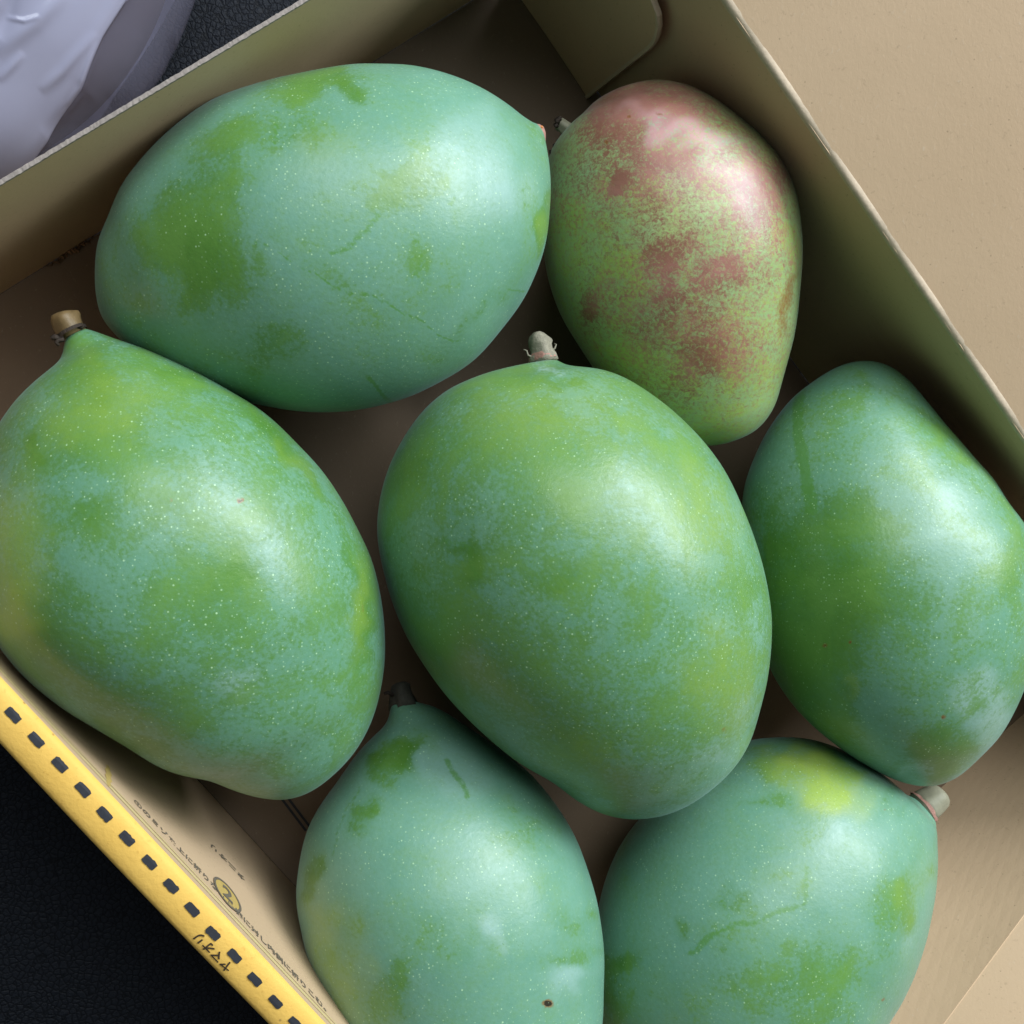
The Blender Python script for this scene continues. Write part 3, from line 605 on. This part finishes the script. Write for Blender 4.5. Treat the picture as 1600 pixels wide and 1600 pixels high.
def blob(c0, rx, ry, rz, rot, amp, seed, nu, nv, folds=False):
    r = np.random.default_rng(seed); u = np.linspace(0, 2*math.pi, nu, endpoint=False); v = np.linspace(.01, math.pi-.01, nv)
    U, Vv = np.meshgrid(u, v, indexing='ij'); D = np.stack([np.sin(Vv)*np.cos(U), np.sin(Vv)*np.sin(U), np.cos(Vv)], -1)
    disp = np.zeros_like(U)
    for k in range(10):
        w = r.normal(size=3)*(1.5+k*.35); disp += np.sin(D @ w+r.uniform(0, 6))/(2.5+k*.5)
    q = D*(1+amp*disp)[..., None]*np.array([rx, ry, rz]); c, s = math.cos(rot), math.sin(rot)
    q = np.stack([q[..., 0]*c-q[..., 1]*s, q[..., 0]*s+q[..., 1]*c, q[..., 2]], -1)+c0
    q = q.reshape(-1, 3); lay = np.zeros(len(q))
    if folds:
        Nn = (q-c0)/np.array([rx, rx, rz])**2; Nn /= np.linalg.norm(Nn, axis=1)[:, None]
        top = np.clip((q[:, 2]-c0[2]+.02)/.01, 0, 1)
        # overlapping film: everything beyond a fold line lies one layer higher
        fold = [at_z(x, y, .062)[:2] for x, y in ((190, 0), (156, 52), (118, 122), (60, 192), (0, 252), (-80, 330))]
        sd = np.full(len(q), 1e9); sgn = np.ones(len(q))
        for a, b in zip(fold[:-1], fold[1:]):
            d = b-a; tt = np.clip(((q[:, :2]-a) @ d)/(d @ d), 0, 1); e = q[:, :2]-a-tt[:, None]*d; dist = np.hypot(e[:, 0], e[:, 1])
            cr = d[0]*e[:, 1]-d[1]*e[:, 0]; m = dist < sd; sd[m] = dist[m]; sgn[m] = np.sign(cr[m])
        side = at_z(-60, 0, .062)[:2]-fold[1]; d = fold[2]-fold[1]; ref = np.sign(d[0]*side[1]-d[1]*side[0])
        x = sd*sgn*ref; k = np.clip(x/.0012+.5, 0, 1); k = k*k*(3-2*k)
        q = q+Nn*(k*.0030*top+np.exp(-((x-.0016)/.0014)**2)*.0004*top)[:, None]; lay = k*.75
        # sharp little creases
        for pl, h, w in (([(150, 60), (118, 122), (96, 150)], .0014, .0006), ([(150, 48), (95, 105), (60, 135)], .0012, .0013), ([(40, 0), (22, 40), (0, 70)], -.0020, .0022), ([(110, 0), (60, 50), (0, 95)], .0016, .0020), ([(18, 45), (45, 50), (70, 42)], .0008, .0006),
                         ([(292, 0), (278, 45), (245, 90)], .0016, .0020), ([(270, 0), (255, 40)], -.0010, .0016), ([(210, 20), (190, 90), (160, 120)], .0008, .0024), ([(0, 130), (40, 90)], .0010, .0010), ([(130, 120), (100, 160), (60, 190)], -.0014, .0022)):
            pw = [at_z(x_, y_, .066)[:2] for x_, y_ in pl]; dm = np.full(len(q), 1e9); al = np.zeros(len(q)); w = w*.80; h = h*.60
            k_ = 0
            for a, b in zip(pw[:-1], pw[1:]):
                d = b-a; tt = np.clip(((q[:, :2]-a) @ d)/(d @ d), 0, 1); dn_ = np.hypot(*(q[:, :2]-a-tt[:, None]*d).T); m = dn_ < dm; dm[m] = dn_[m]; al[m] = ((tt+k_)/(len(pw)-1))[m]; k_ += 1
            q = q+Nn*(np.exp(-(dm/w)**2)*h*top*np.sin(np.clip(al, 0, 1)*math.pi)**.7)[:, None]
        far = np.clip(((q[:, :2]-at_z(240, 60, .06)[:2]) @ (side/np.linalg.norm(side)))/.05, 0, 1); lay = np.clip(lay+far*.35, 0, 1)
    q[:, 2] = np.maximum(q[:, 2], -.0030)
    f = []
    for i in range(nu):
        for j in range(nv-1):
            k = (i+1) % nu; f.append((i*nv+j, i*nv+j+1, k*nv+j+1, k*nv+j))
    f.append(tuple(i*nv for i in range(nu))); f.append(tuple(i*nv+nv-1 for i in reversed(range(nu))))
    return q, f, lay
aA = math.atan2(dirA[1], dirA[0])
V, f, lay = blob(np.array([bc[0], bc[1], .038]), .0735, .0535, .0430, aA+.45, .035, 3, 640, 400, True); b_ = mesh_obj('bag_film', V, f, FILM, bag, True)
at = b_.data.attributes.new('layers', 'FLOAT', 'POINT'); at.data.foreach_set('value', lay)
V, f, _ = blob(np.array([bc[0], bc[1], .0365]), .0690, .0490, .0395, aA+.45, .02, 5, 120, 80); mesh_obj('bag_contents', V, f, CONT, bag, True)
